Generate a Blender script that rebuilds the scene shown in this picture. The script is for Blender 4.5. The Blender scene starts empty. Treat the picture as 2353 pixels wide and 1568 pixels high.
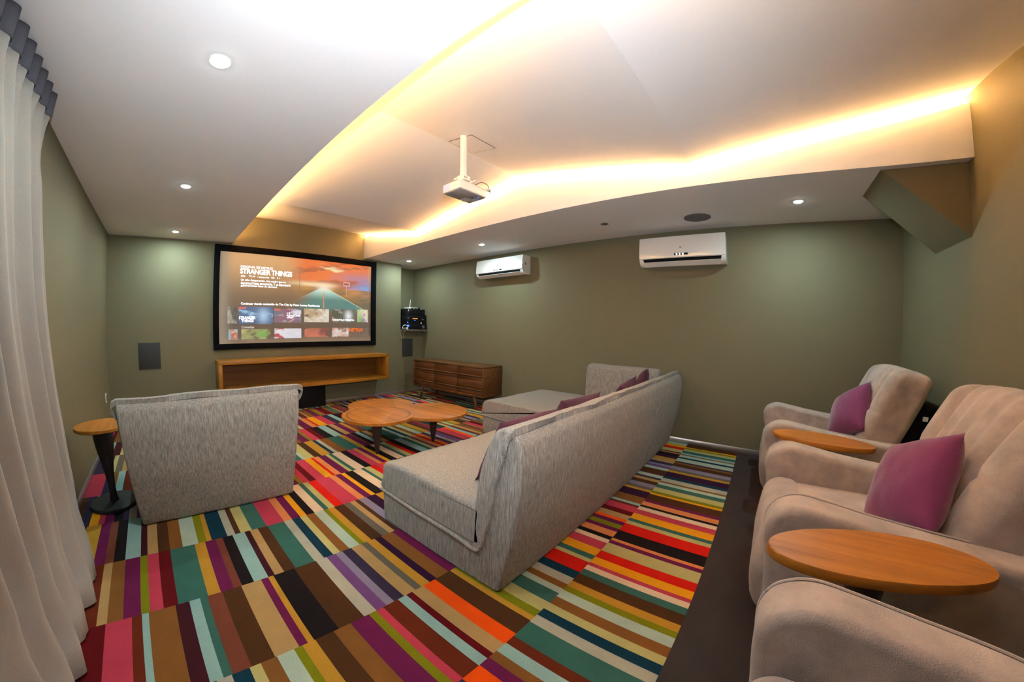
import bpy, bmesh, math, random
from mathutils import Vector, Matrix
import numpy as np
PI = math.pi
sc = bpy.context.scene
COL = sc.collection

# ------------------------------------------------------------------ camera (wide lens with barrel distortion)
W_, H_ = 2353.0, 1568.0
YAW, PITCH, ROLL = 0.7725, -0.0843, 0.0161
A1, A2, A3, A4 = 1.2674, -0.1903, 0.1137, -0.0995
DX, DY = -130.11, 41.12
HC = 1.2165
cd = bpy.data.cameras.new('camera')
cam = bpy.data.objects.new('camera', cd); COL.objects.link(cam)
fw = Vector((math.sin(YAW)*math.cos(PITCH), math.cos(YAW)*math.cos(PITCH), math.sin(PITCH)))
rt = Vector((math.cos(YAW), -math.sin(YAW), 0)); up = rt.cross(fw)
r2 = rt*math.cos(ROLL)+up*math.sin(ROLL); u2 = -rt*math.sin(ROLL)+up*math.cos(ROLL)
M = Matrix((r2, u2, -fw)).transposed().to_4x4(); M.translation = Vector((0, 0, HC))
cam.matrix_world = M
cd.type = 'PANO'
cd.panorama_type = 'FISHEYE_LENS_POLYNOMIAL'
cd.sensor_width = 36.0; cd.sensor_fit = 'HORIZONTAL'
K = 1000*36.0/W_
cd.fisheye_fov = 3.1
cd.fisheye_polynomial_k0 = 0
cd.fisheye_polynomial_k1 = -A1/K
cd.fisheye_polynomial_k2 = -A2/K**2
cd.fisheye_polynomial_k3 = -A3/K**3
cd.fisheye_polynomial_k4 = -A4/K**4
cd.shift_x = -DX/W_; cd.shift_y = DY/H_
sc.camera = cam

# ------------------------------------------------------------------ world, view
w = bpy.data.worlds.new('world'); sc.world = w; w.use_nodes = True
w.node_tree.nodes['Background'].inputs[0].default_value = (0.5, 0.5, 0.5, 1)
w.node_tree.nodes['Background'].inputs[1].default_value = 0.0
sc.view_settings.view_transform = 'Standard'
sc.view_settings.look = 'None'
sc.view_settings.exposure = 0.3
sc.view_settings.gamma = 1.0
sc.view_settings.use_curve_mapping = False
sc.cycles.use_denoising = True
sc.cycles.max_bounces = 10
sc.cycles.diffuse_bounces = 8
sc.cycles.sample_clamp_indirect = 0.0
sc.cycles.caustics_reflective = False
sc.cycles.caustics_refractive = False

SPOT_W = 12.0          # ceiling downlights
SPOT_COL = (0.68, 0.95, 1.0)
LED_E = 220.0          # right cove
LED_EL = 105.0         # left cove, dimmer           # warm cove strips, emission strength
LED_COL = (1.0, 0.52, 0.17)
FLASH_W = 178.0         # photographer's lamp, pointed at the ceiling

# room numbers
XL, XR, YF, YB = -0.755, 4.302, 5.358, -1.384
ZC = 2.4
XS1, XS2 = 0.862, 3.002
XN, YN, ZN = 3.785, 5.66, 1.17
PROF = [(5.358, 2.82), (3.83, 2.55), (2.12, 2.815), (0.465, 2.55), (-1.384, 2.80)]
def zceil(y):
    for (ya, za), (yb, zb) in zip(PROF, PROF[1:]):
        if y >= yb - 1e-9: return za + (zb-za)*(ya-y)/(ya-yb)
    return PROF[-1][1]

fl = bpy.data.lights.new('camera_flash', 'SPOT'); fl.energy = FLASH_W; fl.color = (0.90, 0.95, 1.0)
fl.spot_size = math.radians(150); fl.spot_blend = 1.0; fl.shadow_soft_size = 0.02
flo = bpy.data.objects.new('camera_flash', fl); COL.objects.link(flo)
flo.location = (0.0, -0.02, 1.47)
flo.rotation_euler = Vector((0.62, 0.70, 0.42)).to_track_quat('-Z', 'Y').to_euler()

# ------------------------------------------------------------------ materials
MATS = {}
def srgb(c):
    c = [x/255.0 for x in c]
    return tuple((x/12.92 if x <= .04045 else ((x+.055)/1.055)**2.4) for x in c)
def mat(name, col, rough=.7, metal=0, noise=None, bump=None, coat=0, emis=None, estr=1, spec=.5, sheen=0, trans=0, noise2=None):
    """col linear rgb. noise=(scale, amount, stretch xyz) ; bump=(scale, strength, stretch)"""
    if name in MATS: return MATS[name]
    m = bpy.data.materials.new(name); m.use_nodes = True; nt = m.node_tree; N = nt.nodes; Lk = nt.links
    b = N['Principled BSDF']
    b.inputs['Base Color'].default_value = (*col, 1); b.inputs['Roughness'].default_value = rough
    b.inputs['Metallic'].default_value = metal; b.inputs['Coat Weight'].default_value = coat
    b.inputs['Specular IOR Level'].default_value = spec
    if sheen: b.inputs['Sheen Weight'].default_value = sheen; b.inputs['Sheen Roughness'].default_value = .4
    if emis: b.inputs['Emission Color'].default_value = (*emis, 1); b.inputs['Emission Strength'].default_value = estr
    tc = N.new('ShaderNodeTexCoord')
    def tex(scale, stretch, detail=4, rr=.6):
        mp = N.new('ShaderNodeMapping'); mp.inputs['Scale'].default_value = stretch or (1, 1, 1)
        Lk.new(tc.outputs['Object'], mp.inputs['Vector'])
        n = N.new('ShaderNodeTexNoise'); n.inputs['Scale'].default_value = scale; n.inputs['Detail'].default_value = detail
        n.inputs['Roughness'].default_value = rr
        Lk.new(mp.outputs[0], n.inputs['Vector']); return n
    last = None
    for nz in (noise, noise2):
        if not nz: continue
        n = tex(nz[0], nz[2] if len(nz) > 2 else None)
        mr = N.new('ShaderNodeMapRange'); mr.inputs['From Min'].default_value = .25; mr.inputs['From Max'].default_value = .75
        mr.inputs['To Min'].default_value = 1-nz[1]; mr.inputs['To Max'].default_value = 1+nz[1]
        Lk.new(n.outputs['Fac'], mr.inputs['Value'])
        mx = N.new('ShaderNodeMix'); mx.data_type = 'RGBA'; mx.blend_type = 'MULTIPLY'; mx.inputs['Factor'].default_value = 1
        if last is None: mx.inputs[6].default_value = (*col, 1)
        else: Lk.new(last, mx.inputs[6])
        Lk.new(mr.outputs[0], mx.inputs[7]); last = mx.outputs[2]
    if last is not None: Lk.new(last, b.inputs['Base Color'])
    if bump:
        n = tex(bump[0], bump[2] if len(bump) > 2 else None)
        bp = N.new('ShaderNodeBump'); bp.inputs['Strength'].default_value = bump[1]; bp.inputs['Distance'].default_value = bump[3] if len(bump) > 3 else .01
        Lk.new(n.outputs['Fac'], bp.inputs['Height']); Lk.new(bp.outputs[0], b.inputs['Normal'])
    MATS[name] = m; return m
def wood(name, dark, light, scale=6, axis='x', rough=.42, coat=.06):
    if name in MATS: return MATS[name]
    m = bpy.data.materials.new(name); m.use_nodes = True; nt = m.node_tree; N = nt.nodes; Lk = nt.links
    b = N['Principled BSDF']; b.inputs['Roughness'].default_value = rough; b.inputs['Specular IOR Level'].default_value = .3; b.inputs['Coat Weight'].default_value = coat; b.inputs['Coat Roughness'].default_value = .3
    tc = N.new('ShaderNodeTexCoord'); mp = N.new('ShaderNodeMapping')
    s = {'x': (.06, 1, 1), 'y': (1, .06, 1), 'z': (1, 1, .06)}[axis]
    mp.inputs['Scale'].default_value = s; Lk.new(tc.outputs['Object'], mp.inputs['Vector'])
    n = N.new('ShaderNodeTexNoise'); n.inputs['Scale'].default_value = scale*6; n.inputs['Detail'].default_value = 6; n.inputs['Roughness'].default_value = .65
    Lk.new(mp.outputs[0], n.inputs['Vector'])
    cr = N.new('ShaderNodeValToRGB'); cr.color_ramp.elements[0].position = .3; cr.color_ramp.elements[1].position = .7
    cr.color_ramp.elements[0].color = (*dark, 1); cr.color_ramp.elements[1].color = (*light, 1)
    Lk.new(n.outputs['Fac'], cr.inputs[0]); Lk.new(cr.outputs[0], b.inputs['Base Color'])
    bp = N.new('ShaderNodeBump'); bp.inputs['Strength'].default_value = .08; bp.inputs['Distance'].default_value = .002
    Lk.new(n.outputs['Fac'], bp.inputs['Height']); Lk.new(bp.outputs[0], b.inputs['Normal'])
    MATS[name] = m; return m
def emit(name, col, s):
    if name in MATS: return MATS[name]
    m = bpy.data.materials.new(name); m.use_nodes = True; nt = m.node_tree; nt.nodes.clear()
    e = nt.nodes.new('ShaderNodeEmission'); e.inputs[0].default_value = (*col, 1); e.inputs[1].default_value = s
    o = nt.nodes.new('ShaderNodeOutputMaterial'); nt.links.new(e.outputs[0], o.inputs[0]); MATS[name] = m; return m

m_wall = mat('wall_paint', (0.17, 0.148, 0.080), .75, noise=(90, .04), bump=(400, .05))
m_ceil = mat('ceiling_paint', (0.82, 0.82, 0.84), .85, noise=(60, .015))
m_sofa = mat('heather_fabric', (0.305, 0.268, 0.232), .95, noise=(170, .55, (1, 1, .10)), noise2=(420, .35), bump=(500, .4, (1, 1, .4)), sheen=.08)
m_suede = mat('taupe_suede', (0.42, 0.335, 0.29), .9, noise=(7, .30), noise2=(300, .08), bump=(260, .35), sheen=.35)
m_suede_pipe = mat('suede_edge', (0.47, 0.38, 0.33), .9, sheen=.5)
m_pillow = mat('magenta_linen', (0.20, 0.026, 0.11), .8, noise=(260, .22), bump=(300, .3), sheen=.6)
m_pillow_dark = mat('aubergine_linen', (0.085, 0.016, 0.034), .85, noise=(260, .22), bump=(300, .3), sheen=.05)
m_wood = wood('honey_wood', (0.27, 0.085, 0.008), (0.50, 0.19, 0.022), 3, 'y')
m_woodx = wood('honey_wood_shelf', (0.26, 0.10, 0.010), (0.42, 0.18, 0.020), 4, 'x')
m_walnut = wood('walnut', (0.10, 0.035, 0.010), (0.19, 0.075, 0.022), 5, 'y')
m_black = mat('black_plastic', (0.004, 0.004, 0.005), .55, spec=.25)
m_blackmat = mat('black_velvet', (0.004, 0.004, 0.005), .95, spec=.1)
m_darkleg = mat('dark_stained_wood', (0.022, 0.016, 0.016), .45, noise=(40, .3, (1, 1, .1)))
m_darkmetal = mat('dark_metal', (0.03, 0.032, 0.033), .45, metal=.3)
m_white = mat('white_plastic', (0.75, 0.74, 0.72), .25, coat=.6)
m_whitep = mat('white_painted_metal', (0.8, 0.78, 0.75), .4)
m_gray = mat('fabric_grille', (0.15, 0.14, 0.15), .8, noise=(900, .3))
m_dpanel = mat('charcoal_grille', (0.035, 0.036, 0.036), .8, noise=(700, .25))
m_alu = mat('brushed_aluminium', (0.55, 0.5, 0.48), .35, metal=.8)
m_curtain = mat('gray_curtain', (0.30, 0.265, 0.235), .9, noise=(300, .08, (1, 1, .3)), sheen=.2)
m_lamp = emit('lamp_glow', (0.95, 1.0, 0.97), 60)
m_led = emit('led_glow', LED_COL, LED_E)
m_ledl = emit('led_glow_left', LED_COL, LED_EL)
m_blue = emit('blue_light', (0.02, 0.08, 1.0), 6)
m_wled = emit('white_light', (0.8, 0.85, 1.0), 4)
m_orange_d = emit('orange_display', (1.0, 0.2, 0.02), 2)
m_yled = emit('yellow_light', (1.0, 0.8, 0.3), 1.2)

# ------------------------------------------------------------------ helpers
def rootloc(p):
    while p is not None and p.parent is not None: p = p.parent
    return Vector(p.location) if p is not None else Vector((0, 0, 0))
def link(name, me, mats, parent=None, smooth=True, local=False):
    if not isinstance(mats, (list, tuple)): mats = [mats]
    for m in mats: me.materials.append(m)
    if parent is not None and not local:
        L = rootloc(parent); me.transform(Matrix.Translation(-L))
    if smooth:
        me.polygons.foreach_set('use_smooth', [len(p.vertices) < 9 for p in me.polygons])
    o = bpy.data.objects.new(name, me); COL.objects.link(o)
    if parent is not None: o.parent = parent
    return o
def obj(name, bm, mats, parent=None, smooth=True, angle=35, local=False):
    me = bpy.data.meshes.new(name)
    bmesh.ops.recalc_face_normals(bm, faces=bm.faces[:])
    if smooth and angle:
        for e in bm.edges:
            if len(e.link_faces) == 2 and e.calc_face_angle(0) > math.radians(angle): e.smooth = False
    bm.to_mesh(me); bm.free()
    return link(name, me, mats, parent, smooth, local)
def thing(name, label, cat, loc, group=None):
    o = bpy.data.objects.new(name, None); COL.objects.link(o); o.location = loc
    o['label'] = label; o['category'] = cat
    if group: o['group'] = group
    o.empty_display_size = .1
    return o
def tag(o, label, cat, group=None):
    o['label'] = label; o['category'] = cat
    if group: o['group'] = group
    return o
def struct(o): o['kind'] = 'structure'; return o
def lab(o, l): o['label'] = l; return o
def dup(root, loc, label=None, group=None):
    r = root.copy(); COL.objects.link(r); r.location = loc
    if label: r['label'] = label
    if group: r['group'] = group
    for ch in list(root.children):
        c = ch.copy(); COL.objects.link(c); c.parent = r
        for g in list(ch.children):
            d = g.copy(); COL.objects.link(d); d.parent = c
    return r
def box(bm, x0, x1, y0, y1, z0, z1, mi=0):
    v = [bm.verts.new(p) for p in ((x0,y0,z0),(x1,y0,z0),(x1,y1,z0),(x0,y1,z0),(x0,y0,z1),(x1,y0,z1),(x1,y1,z1),(x0,y1,z1))]
    fs = []
    for f in ((0,3,2,1),(4,5,6,7),(0,1,5,4),(1,2,6,5),(2,3,7,6),(3,0,4,7)):
        q = bm.faces.new([v[i] for i in f]); q.material_index = mi; fs.append(q)
    return v, fs
def bev(bm, r, seg=2, geom=None):
    bmesh.ops.bevel(bm, geom=geom or bm.edges[:], offset=r, segments=seg, profile=.5, affect='EDGES', clamp_overlap=True)
def bbox(x0, x1, y0, y1, z0, z1, r=.004, seg=2):
    bm = bmesh.new(); box(bm, x0, x1, y0, y1, z0, z1)
    if r: bev(bm, r, seg)
    return bm
def hole_box(bm, x0, x1, y0, y1, z0, z1): return box(bm, x0, x1, y0, y1, z0, z1)
def cyl(bm, c, r, h, n=32, axis='z', r2=None, mi=0):
    r2 = r if r2 is None else r2
    rings = []
    for k, rr in ((0, r), (1, r2)):
        ring = []
        for i in range(n):
            a = 2*PI*i/n; p = (rr*math.cos(a), rr*math.sin(a), h*k)
            if axis == 'x': p = (p[2], p[0], p[1])
            if axis == 'y': p = (p[0], p[2], p[1])
            ring.append(bm.verts.new((c[0]+p[0], c[1]+p[1], c[2]+p[2])))
        rings.append(ring)
    for i in range(n):
        j = (i+1) % n; bm.faces.new((rings[0][i], rings[0][j], rings[1][j], rings[1][i])).material_index = mi
    bm.faces.new(rings[0][::-1]).material_index = mi; bm.faces.new(rings[1]).material_index = mi
def lathe(bm, c, prof, n=40):
    rings = []
    for r, z in prof:
        rings.append([bm.verts.new((c[0]+r*math.cos(2*PI*i/n), c[1]+r*math.sin(2*PI*i/n), c[2]+z)) for i in range(n)])
    for a, b in zip(rings, rings[1:]):
        for i in range(n):
            j = (i+1) % n; bm.faces.new((a[i], a[j], b[j], b[i]))
    bm.faces.new(rings[0][::-1]); bm.faces.new(rings[-1])
def tube(bm, pts, r, n=8, closed=False):
    pts = [Vector(p) for p in pts]; rings = []
    for i, p in enumerate(pts):
        a = pts[i-1] if i > 0 or closed else p; b = pts[(i+1) % len(pts)] if i < len(pts)-1 or closed else p
        t = (b-a).normalized(); ref = Vector((0, 0, 1)) if abs(t.z) < .9 else Vector((1, 0, 0))
        u = t.cross(ref).normalized(); v = t.cross(u)
        rr = r[i] if isinstance(r, (list, tuple)) else r
        rings.append([bm.verts.new(p+u*rr*math.cos(2*PI*k/n)+v*rr*math.sin(2*PI*k/n)) for k in range(n)])
    m = len(rings)
    for i in range(m if closed else m-1):
        a, b = rings[i], rings[(i+1) % m]
        for k in range(n):
            j = (k+1) % n; bm.faces.new((a[k], a[j], b[j], b[k]))
    if not closed: bm.faces.new(rings[0][::-1]); bm.faces.new(rings[-1])
def smooth_path(pts, sub=6, closed=False):
    """Catmull-Rom"""
    P = [Vector(p) for p in pts]; n = len(P); out = []
    rng = range(n if closed else n-1)
    for i in rng:
        p0 = P[(i-1) % n] if closed or i > 0 else P[i]; p1 = P[i]; p2 = P[(i+1) % n]
        p3 = P[(i+2) % n] if closed or i+2 < n else P[(i+1) % n]
        for k in range(sub):
            t = k/sub
            out.append(.5*((2*p1)+(p2-p0)*t+(2*p0-5*p1+4*p2-p3)*t*t+(3*p1-p0-3*p2+p3)*t**3))
    if not closed: out.append(P[-1])
    return out
def resample(poly, step):
    out = []
    n = len(poly)
    for i in range(n):
        a = Vector(poly[i]); b = Vector(poly[(i+1) % n]); k = max(1, int(round((b-a).length/step)))
        for q in range(k): out.append(a+(b-a)*q/k)
    return out
def rnd_poly(poly, r, seg=4):
    """round corners of a closed 2D polygon"""
    out = []; n = len(poly)
    for i in range(n):
        p0 = Vector(poly[i-1]); p1 = Vector(poly[i]); p2 = Vector(poly[(i+1) % n])
        rr = r[i] if isinstance(r, (list, tuple)) else r
        d0 = (p0-p1); d1 = (p2-p1); q = min(rr, d0.length*.49, d1.length*.49)
        if q < 1e-5: out.append(p1); continue
        a = p1+d0.normalized()*q; b = p1+d1.normalized()*q
        for k in range(seg+1):
            t = k/seg; out.append((1-t)**2*a+2*t*(1-t)*p1+t*t*b)
    return out
def rngnoise(seed):
    R = random.Random(seed); ph = [(R.uniform(-1, 1), R.uniform(-1, 1), R.uniform(-1, 1), R.uniform(0, 6.28)) for _ in range(7)]
    def f(p, s):
        v = 0
        for i, (a, b, c, d) in enumerate(ph): v += math.sin((a*p[0]+b*p[1]+c*p[2])*s*(1+.35*i)+d)/(1+.3*i)
        return v/4
    return f
def slab_x(prof, x0, x1, r=.03, nx=12, seed=1, wob=.004, seg=4, sc_=9):
    """closed (y,z) profile extruded along x with rounded ends and soft wobble"""
    cy = sum(p[0] for p in prof)/len(prof); cz = sum(p[1] for p in prof)/len(prof)
    n = len(prof)
    # inward normals
    area = sum(prof[i][0]*prof[(i+1) % n][1]-prof[(i+1) % n][0]*prof[i][1] for i in range(n))
    sg = 1 if area > 0 else -1
    nor = []
    for i in range(n):
        t = Vector(prof[(i+1) % n])-Vector(prof[i-1]); t.normalize() if t.length > 1e-9 else None
        nor.append(Vector((-t[1], t[0]))*sg)
    st = []
    for k in range(seg): a = PI/2*k/seg; st.append((x0+r*(1-math.sin(a)), r*(1-math.cos(a))*1.0))
    st = [(x0+r*(1-math.sin(PI/2*k/seg)), r*(1-math.cos(PI/2*k/seg))) for k in range(seg, -1, -1)]  # inset from r at the end
    st = [(x0 + r*(1-math.cos(PI/2*k/seg)), r*(1-math.sin(PI/2*k/seg))) for k in range(seg+1)]
    mid = [(x0+r+(x1-x0-2*r)*k/nx, 0) for k in range(1, nx)]
    en = [(x0+x1-a, b) for a, b in st[::-1]]
    bm = bmesh.new(); f = rngnoise(seed); rings = []
    for x, ins in st+mid+en:
        ring = []
        for (y, z), nn in zip(prof, nor):
            yy = y+nn[0]*ins; zz = z+nn[1]*ins
            d = f((x, yy, zz), sc_)*wob if z > .02 else 0
            ring.append(bm.verts.new((x, yy-nn[0]*d, zz-nn[1]*d)))
        rings.append(ring)
    for a, b in zip(rings, rings[1:]):
        for i in range(n):
            j = (i+1) % n; bm.faces.new((a[i], a[j], b[j], b[i]))
    bm.faces.new(rings[0][::-1]); bm.faces.new(rings[-1])
    return bm
def swapxy(bm, sx=1, off=(0, 0)):
    """(x,y)->( -y , x ) style rotation handled by caller"""
    for v in bm.verts: x, y, z = v.co; v.co = (y, x, z)
def rbox(sx, sy, sz, r, n=10, fn=None):
    """rounded soft box centred at the origin; fn(p)->p"""
    bm = bmesh.new()
    idx = {}
    def vert(p):
        k = tuple(round(c, 5) for c in p)
        if k not in idx: idx[k] = bm.verts.new(p)
        return idx[k]
    g = [-1+2*i/n for i in range(n+1)]
    # denser near the corners
    g = [math.copysign(1-(1-abs(t))**1.25, t) for t in g]
    for ax in range(3):
        for s in (-1, 1):
            for i in range(n):
                for j in range(n):
                    q = []
                    for a, b in ((g[i], g[j]), (g[i+1], g[j]), (g[i+1], g[j+1]), (g[i], g[j+1])):
                        p = [0, 0, 0]; p[ax] = s; p[(ax+1) % 3] = a; p[(ax+2) % 3] = b; q.append(tuple(p))
                    vs = [vert(p) for p in q]
                    bm.faces.new(vs if s > 0 else vs[::-1])
    H = Vector((sx/2, sy/2, sz/2))
    for v in bm.verts:
        p = Vector((v.co.x*H.x, v.co.y*H.y, v.co.z*H.z))
        rr = min(r, H.x*.98, H.y*.98, H.z*.98)
        c = Vector([max(-(H[i]-rr), min(H[i]-rr, p[i])) for i in range(3)])
        d = p-c
        if d.length > 1e-9: p = c+d.normalized()*rr
        v.co = fn(p) if fn else p
    return bm
def pillow_bm(s=.42, t=.13, seed=1, n=22, asp=1.0):
    bm = bmesh.new(); f = rngnoise(seed)
    top = []; bot = []
    for i in range(n+1):
        a = []; b = []
        for j in range(n+1):
            u = -1+2*i/n; v = -1+2*j/n
            k = (1-abs(u)**2.6)*(1-abs(v)**2.6)
            h = t/2*max(k, 0)**.55
            pin = 1-.07*(1-abs(v)**2)*abs(u)**3; pin2 = 1-.07*(1-abs(u)**2)*abs(v)**3
            x = u*s/2*pin; y = v*s/2*pin2*asp
            wr = f((x, y, 0), 30)*.006*min(1, 4*k)+f((x, y, 1), 80)*.0015
            a.append(bm.verts.new((x, y, h+wr)))
            if i in (0, n) or j in (0, n): a[-1].co.z = 0; b.append(a[-1])
            else: b.append(bm.verts.new((x, y, -h+wr)))
        top.append(a); bot.append(b)
    for i in range(n):
        for j in range(n):
            bm.faces.new((top[i][j], top[i+1][j], top[i+1][j+1], top[i][j+1]))
            bm.faces.new((bot[i][j+1], bot[i+1][j+1], bot[i+1][j], bot[i][j]))
    return bm
def place(o, loc, normal, upv, spin=0):
    """orient local z to normal, local y to upv"""
    z = Vector(normal).normalized(); x = Vector(upv).cross(z).normalized(); y = z.cross(x)
    R = Matrix((x, y, z)).transposed().to_4x4() @ Matrix.Rotation(spin, 4, 'Z')
    o.matrix_world = Matrix.Translation(loc) @ R

# ------------------------------------------------------------------ floor carpet, striped
PAL = dict(K=(36,28,30), W=(92,58,32), r=(118,50,26), s=(136,76,58), R=(112,16,24), P=(204,74,96), M=(122,34,86), V=(62,26,62),
           L=(128,86,140), A=(150,142,165), N=(66,56,80), B=(20,66,84), T=(70,118,106), C=(158,192,186), G=(186,202,184), g=(188,184,166),
           Y=(202,154,58), y=(240,172,30), F=(200,190,128), O=(142,142,22), E=(192,158,106), e=(148,100,50), o=(250,96,14), D=(222,36,16),
           S=(228,148,92), m=(76,30,40), c=(232,206,176), q=(116,110,98))
BANDS = {
 0: 'o755 M808 e853 C910 r960 T1072 g1128 B1181 F1229 e1288 G1349 O1389 Y1439 W1514 T1565 c1609 P1639 y1704 D1781 F1883 M1920 S1949 K2060 D2171 F2216 T2257 y2343 P2412 c2466 K2498 S2565 M2607 W2722 y2751 O2797 F2879 T2949 G3002 e3035 g3114 B3172 V3292 Y3340 q3391 A3473 W3557 e3598 N3638 G3736 B3783 G3855 e3886 C3932 T4016 F4089 O4133 y4170 W4307',
 1: 'T-58 g-1 B67 F111 e176 G247 O283 Y340 W423 e503 M594 O632 P669 r751 C799 R833 E901 o976 W1078 Y1110 O1157 F1229 T1312 G1353 e1397 g1458 B1523 D1631 F1665 T1709 y1786 P1869 c1913 K1956 S2025 M2068 O2122 M2169 o2207 E2277 R2340 P2431 r2462 C2498 e2615 V2740 Y2780 q2833 A2906 W2977 E3033 N3077 G3143 L3155 W3290 G3353 L3404 A3459 N3525 E3626 Y3684 V3760 K3856 S3889 m3923 F4028 D4114 y4206 G4302',
 2: 'E-554 R-452 P-340 r-296 C-266 e-145 m-81 C-31 T3 s76 W170 E271 M308 Y336 K449 W572 g635 L689 A731 N787 E854 q892 Y943 V988 e1068 M1150',
 3: 'C-555 r-492 E-447 e-378 M-299 O-259 P-198 R-131 T9 Y70 M134 s175 K236 C311 m345 E395 W458 T567 g622 B677 F721 e778 G845 O876 Y925 W998 q1048 E1089 W1120 A1181 V1260 Y1330',
 4: 'V-650 Y-554 M-492 s-444 K-381 C-296 m-258 E-198 W-131 e-58 G33 O82 Y112 B207 g255 W289 F359 T456 P570 S624 M681 y726 K783 c852 T887 F933 D1000 P1120 S1175 M1227 y1263 K1340 c1420 T1450 F1510 D1570',
 5: 'W-700 N-640 y-580 P-540 M-480 K-420 M862 O894 P951 R1008 P1092 y1156 D1182 S1236 M1308 F1340 T1377 c1465 K1535 P1607 S1650 M1700 y1740 K1810 c1890 T1930 F1990 D2040 K2110 C2200',
 6: 'P-620 N-560 e-520 C1000 T1080 G1110 F1200 W1275 Y1371 B1410 g1452 e1549 T1694 Y1749 M1815 s1843 K1897 C1955 m1981 E2051 W2110 T2230 g2280 B2330 F2380 e2440 G2510 O2545 Y2620 W2690 M2740 s2790',
 7: 'N-600 F-560 q-500 E-450 Y1050 r1110 E1180 e1260 M1350 O1385 P1470 R1540 K1640 C1740 m1780 E1850 M1930 Y1980 s2070 T2180 E2250 W2300 C2370 P2430 G2480 q2540 V2640 Y2710 e2790 M2850 S2910 o2990',
 8: 'C-640 m-560 N1010 g1060 L1100 N1190 K1260 c1380 T1420 F1470 M1580 S1650 D1680 y1790 P1900 N1990 C2060 K2130 R2210 O2250 e2330 g2380 B2440 W2530 P2620 F2680 T2750',
}
R_ = random.Random(7)
ALLSEQ = 'oCrEeMOPReTYMsKCmEWTgBFeGOYWqEWAVYKcTFMSDyPNgLWP'
def band(k):
    out = []
    for tok in BANDS.get(k, '').split(): out.append((tok[0], int(tok[1:])/1000.0))
    xs = XL
    res = []; prev = XL
    for c, x in out:
        if x <= prev+.005: continue
        if x-prev > .32 and not (c in 'T' and x-prev < .3):      # unseen gap: fill it
            i = R_.randrange(len(ALLSEQ))
            while x-prev > .14:
                prev += R_.choice((.04, .06, .08, .05, .1)); res.append((ALLSEQ[i % len(ALLSEQ)], prev)); i += 1
        res.append((c, x)); prev = x
    i = R_.randrange(len(ALLSEQ))
    while prev < XR:
        prev = min(XR, prev+R_.choice((.03, .045, .06, .08, .05, .11))); res.append((ALLSEQ[i % len(ALLSEQ)], prev)); i += 1
    return res
YC = 0.6207
rows = [(0, 0.07, YC)]+[(k, YC+.5*(k-1), min(YF, YC+.5*k)) for k in range(1, 11)]
bm = bmesh.new(); cl = bm.loops.layers.float_color.new('Col')
def cquad(x0, x1, y0, y1, col):
    f = bm.faces.new([bm.verts.new(p) for p in ((x0, y0, 0), (x1, y0, 0), (x1, y1, 0), (x0, y1, 0))])
    for l in f.loops: l[cl] = (*[(.78*q**1.12) for q in srgb(col)], 1)
for k, y0, y1 in rows:
    pr = XL
    for c, x in band(k): cquad(pr, x, y0, y1, PAL[c]); pr = x
# wavy seams come from the shader; charcoal border strip below the armchairs
cquad(XL, XR, YB, 0.07, (80, 70, 68))
me = bpy.data.meshes.new('floor'); bm.to_mesh(me); bm.free()
def carpet_mat():
    m = bpy.data.materials.new('striped_carpet'); m.use_nodes = True; nt = m.node_tree; N = nt.nodes; Lk = nt.links
    b = N['Principled BSDF']; b.inputs['Roughness'].default_value = .95; b.inputs['Specular IOR Level'].default_value = .15
    at = N.new('ShaderNodeVertexColor'); at.layer_name = 'Col'
    tc = N.new('ShaderNodeTexCoord')
    n = N.new('ShaderNodeTexNoise'); n.inputs['Scale'].default_value = 330; n.inputs['Detail'].default_value = 2
    Lk.new(tc.outputs['Object'], n.inputs['Vector'])
    n2 = N.new('ShaderNodeTexNoise'); n2.inputs['Scale'].default_value = 9; n2.inputs['Detail'].default_value = 3
    Lk.new(tc.outputs['Object'], n2.inputs['Vector'])
    ad = N.new('ShaderNodeMath'); ad.operation = 'MULTIPLY_ADD'; ad.inputs[1].default_value = .9; ad.inputs[2].default_value = .55
    Lk.new(n.outputs['Fac'], ad.inputs[0])
    ad2 = N.new('ShaderNodeMath'); ad2.operation = 'MULTIPLY_ADD'; ad2.inputs[1].default_value = .25; ad2.inputs[2].default_value = .875
    Lk.new(n2.outputs['Fac'], ad2.inputs[0])
    ml = N.new('ShaderNodeMath'); ml.operation = 'MULTIPLY'; Lk.new(ad.outputs[0], ml.inputs[0]); Lk.new(ad2.outputs[0], ml.inputs[1])
    mx = N.new('ShaderNodeMix'); mx.data_type = 'RGBA'; mx.blend_type = 'MULTIPLY'; mx.inputs['Factor'].default_value = 1
    Lk.new(at.outputs['Color'], mx.inputs[6]); Lk.new(ml.outputs[0], mx.inputs[7]); Lk.new(mx.outputs[2], b.inputs['Base Color'])
    bp = N.new('ShaderNodeBump'); bp.inputs['Strength'].default_value = .5; bp.inputs['Distance'].default_value = .004
    Lk.new(n.outputs['Fac'], bp.inputs['Height']); Lk.new(bp.outputs[0], b.inputs['Normal'])
    return m
struct(link('floor', me, carpet_mat(), None, False))

# ------------------------------------------------------------------ shell
T = .1
bm = bmesh.new()
box(bm, XL-T, XN, YF, YF+T, -.02, 3.0); box(bm, XN, XR+T, YF, YN+T, -.02, ZN)
box(bm, XN-T, XN, YF+T, YN+T, ZN-.3, 2.5); box(bm, XN, XR+T, YN, YN+T, ZN, 2.5)
struct(obj('wall_front', bm, m_wall, None, False))
struct(obj('wall_left', bbox(XL-T, XL, YB-T, YF, -.02, 3.0, 0), m_wall, None, False))
struct(obj('wall_right', bbox(XR, XR+T, YB-T, YN+T, -.02, 3.0, 0), m_wall, None, False))
struct(obj('wall_back', bbox(XL-T, XR+T, YB-T, YB, -.02, 3.0, 0), m_wall, None, False))
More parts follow.
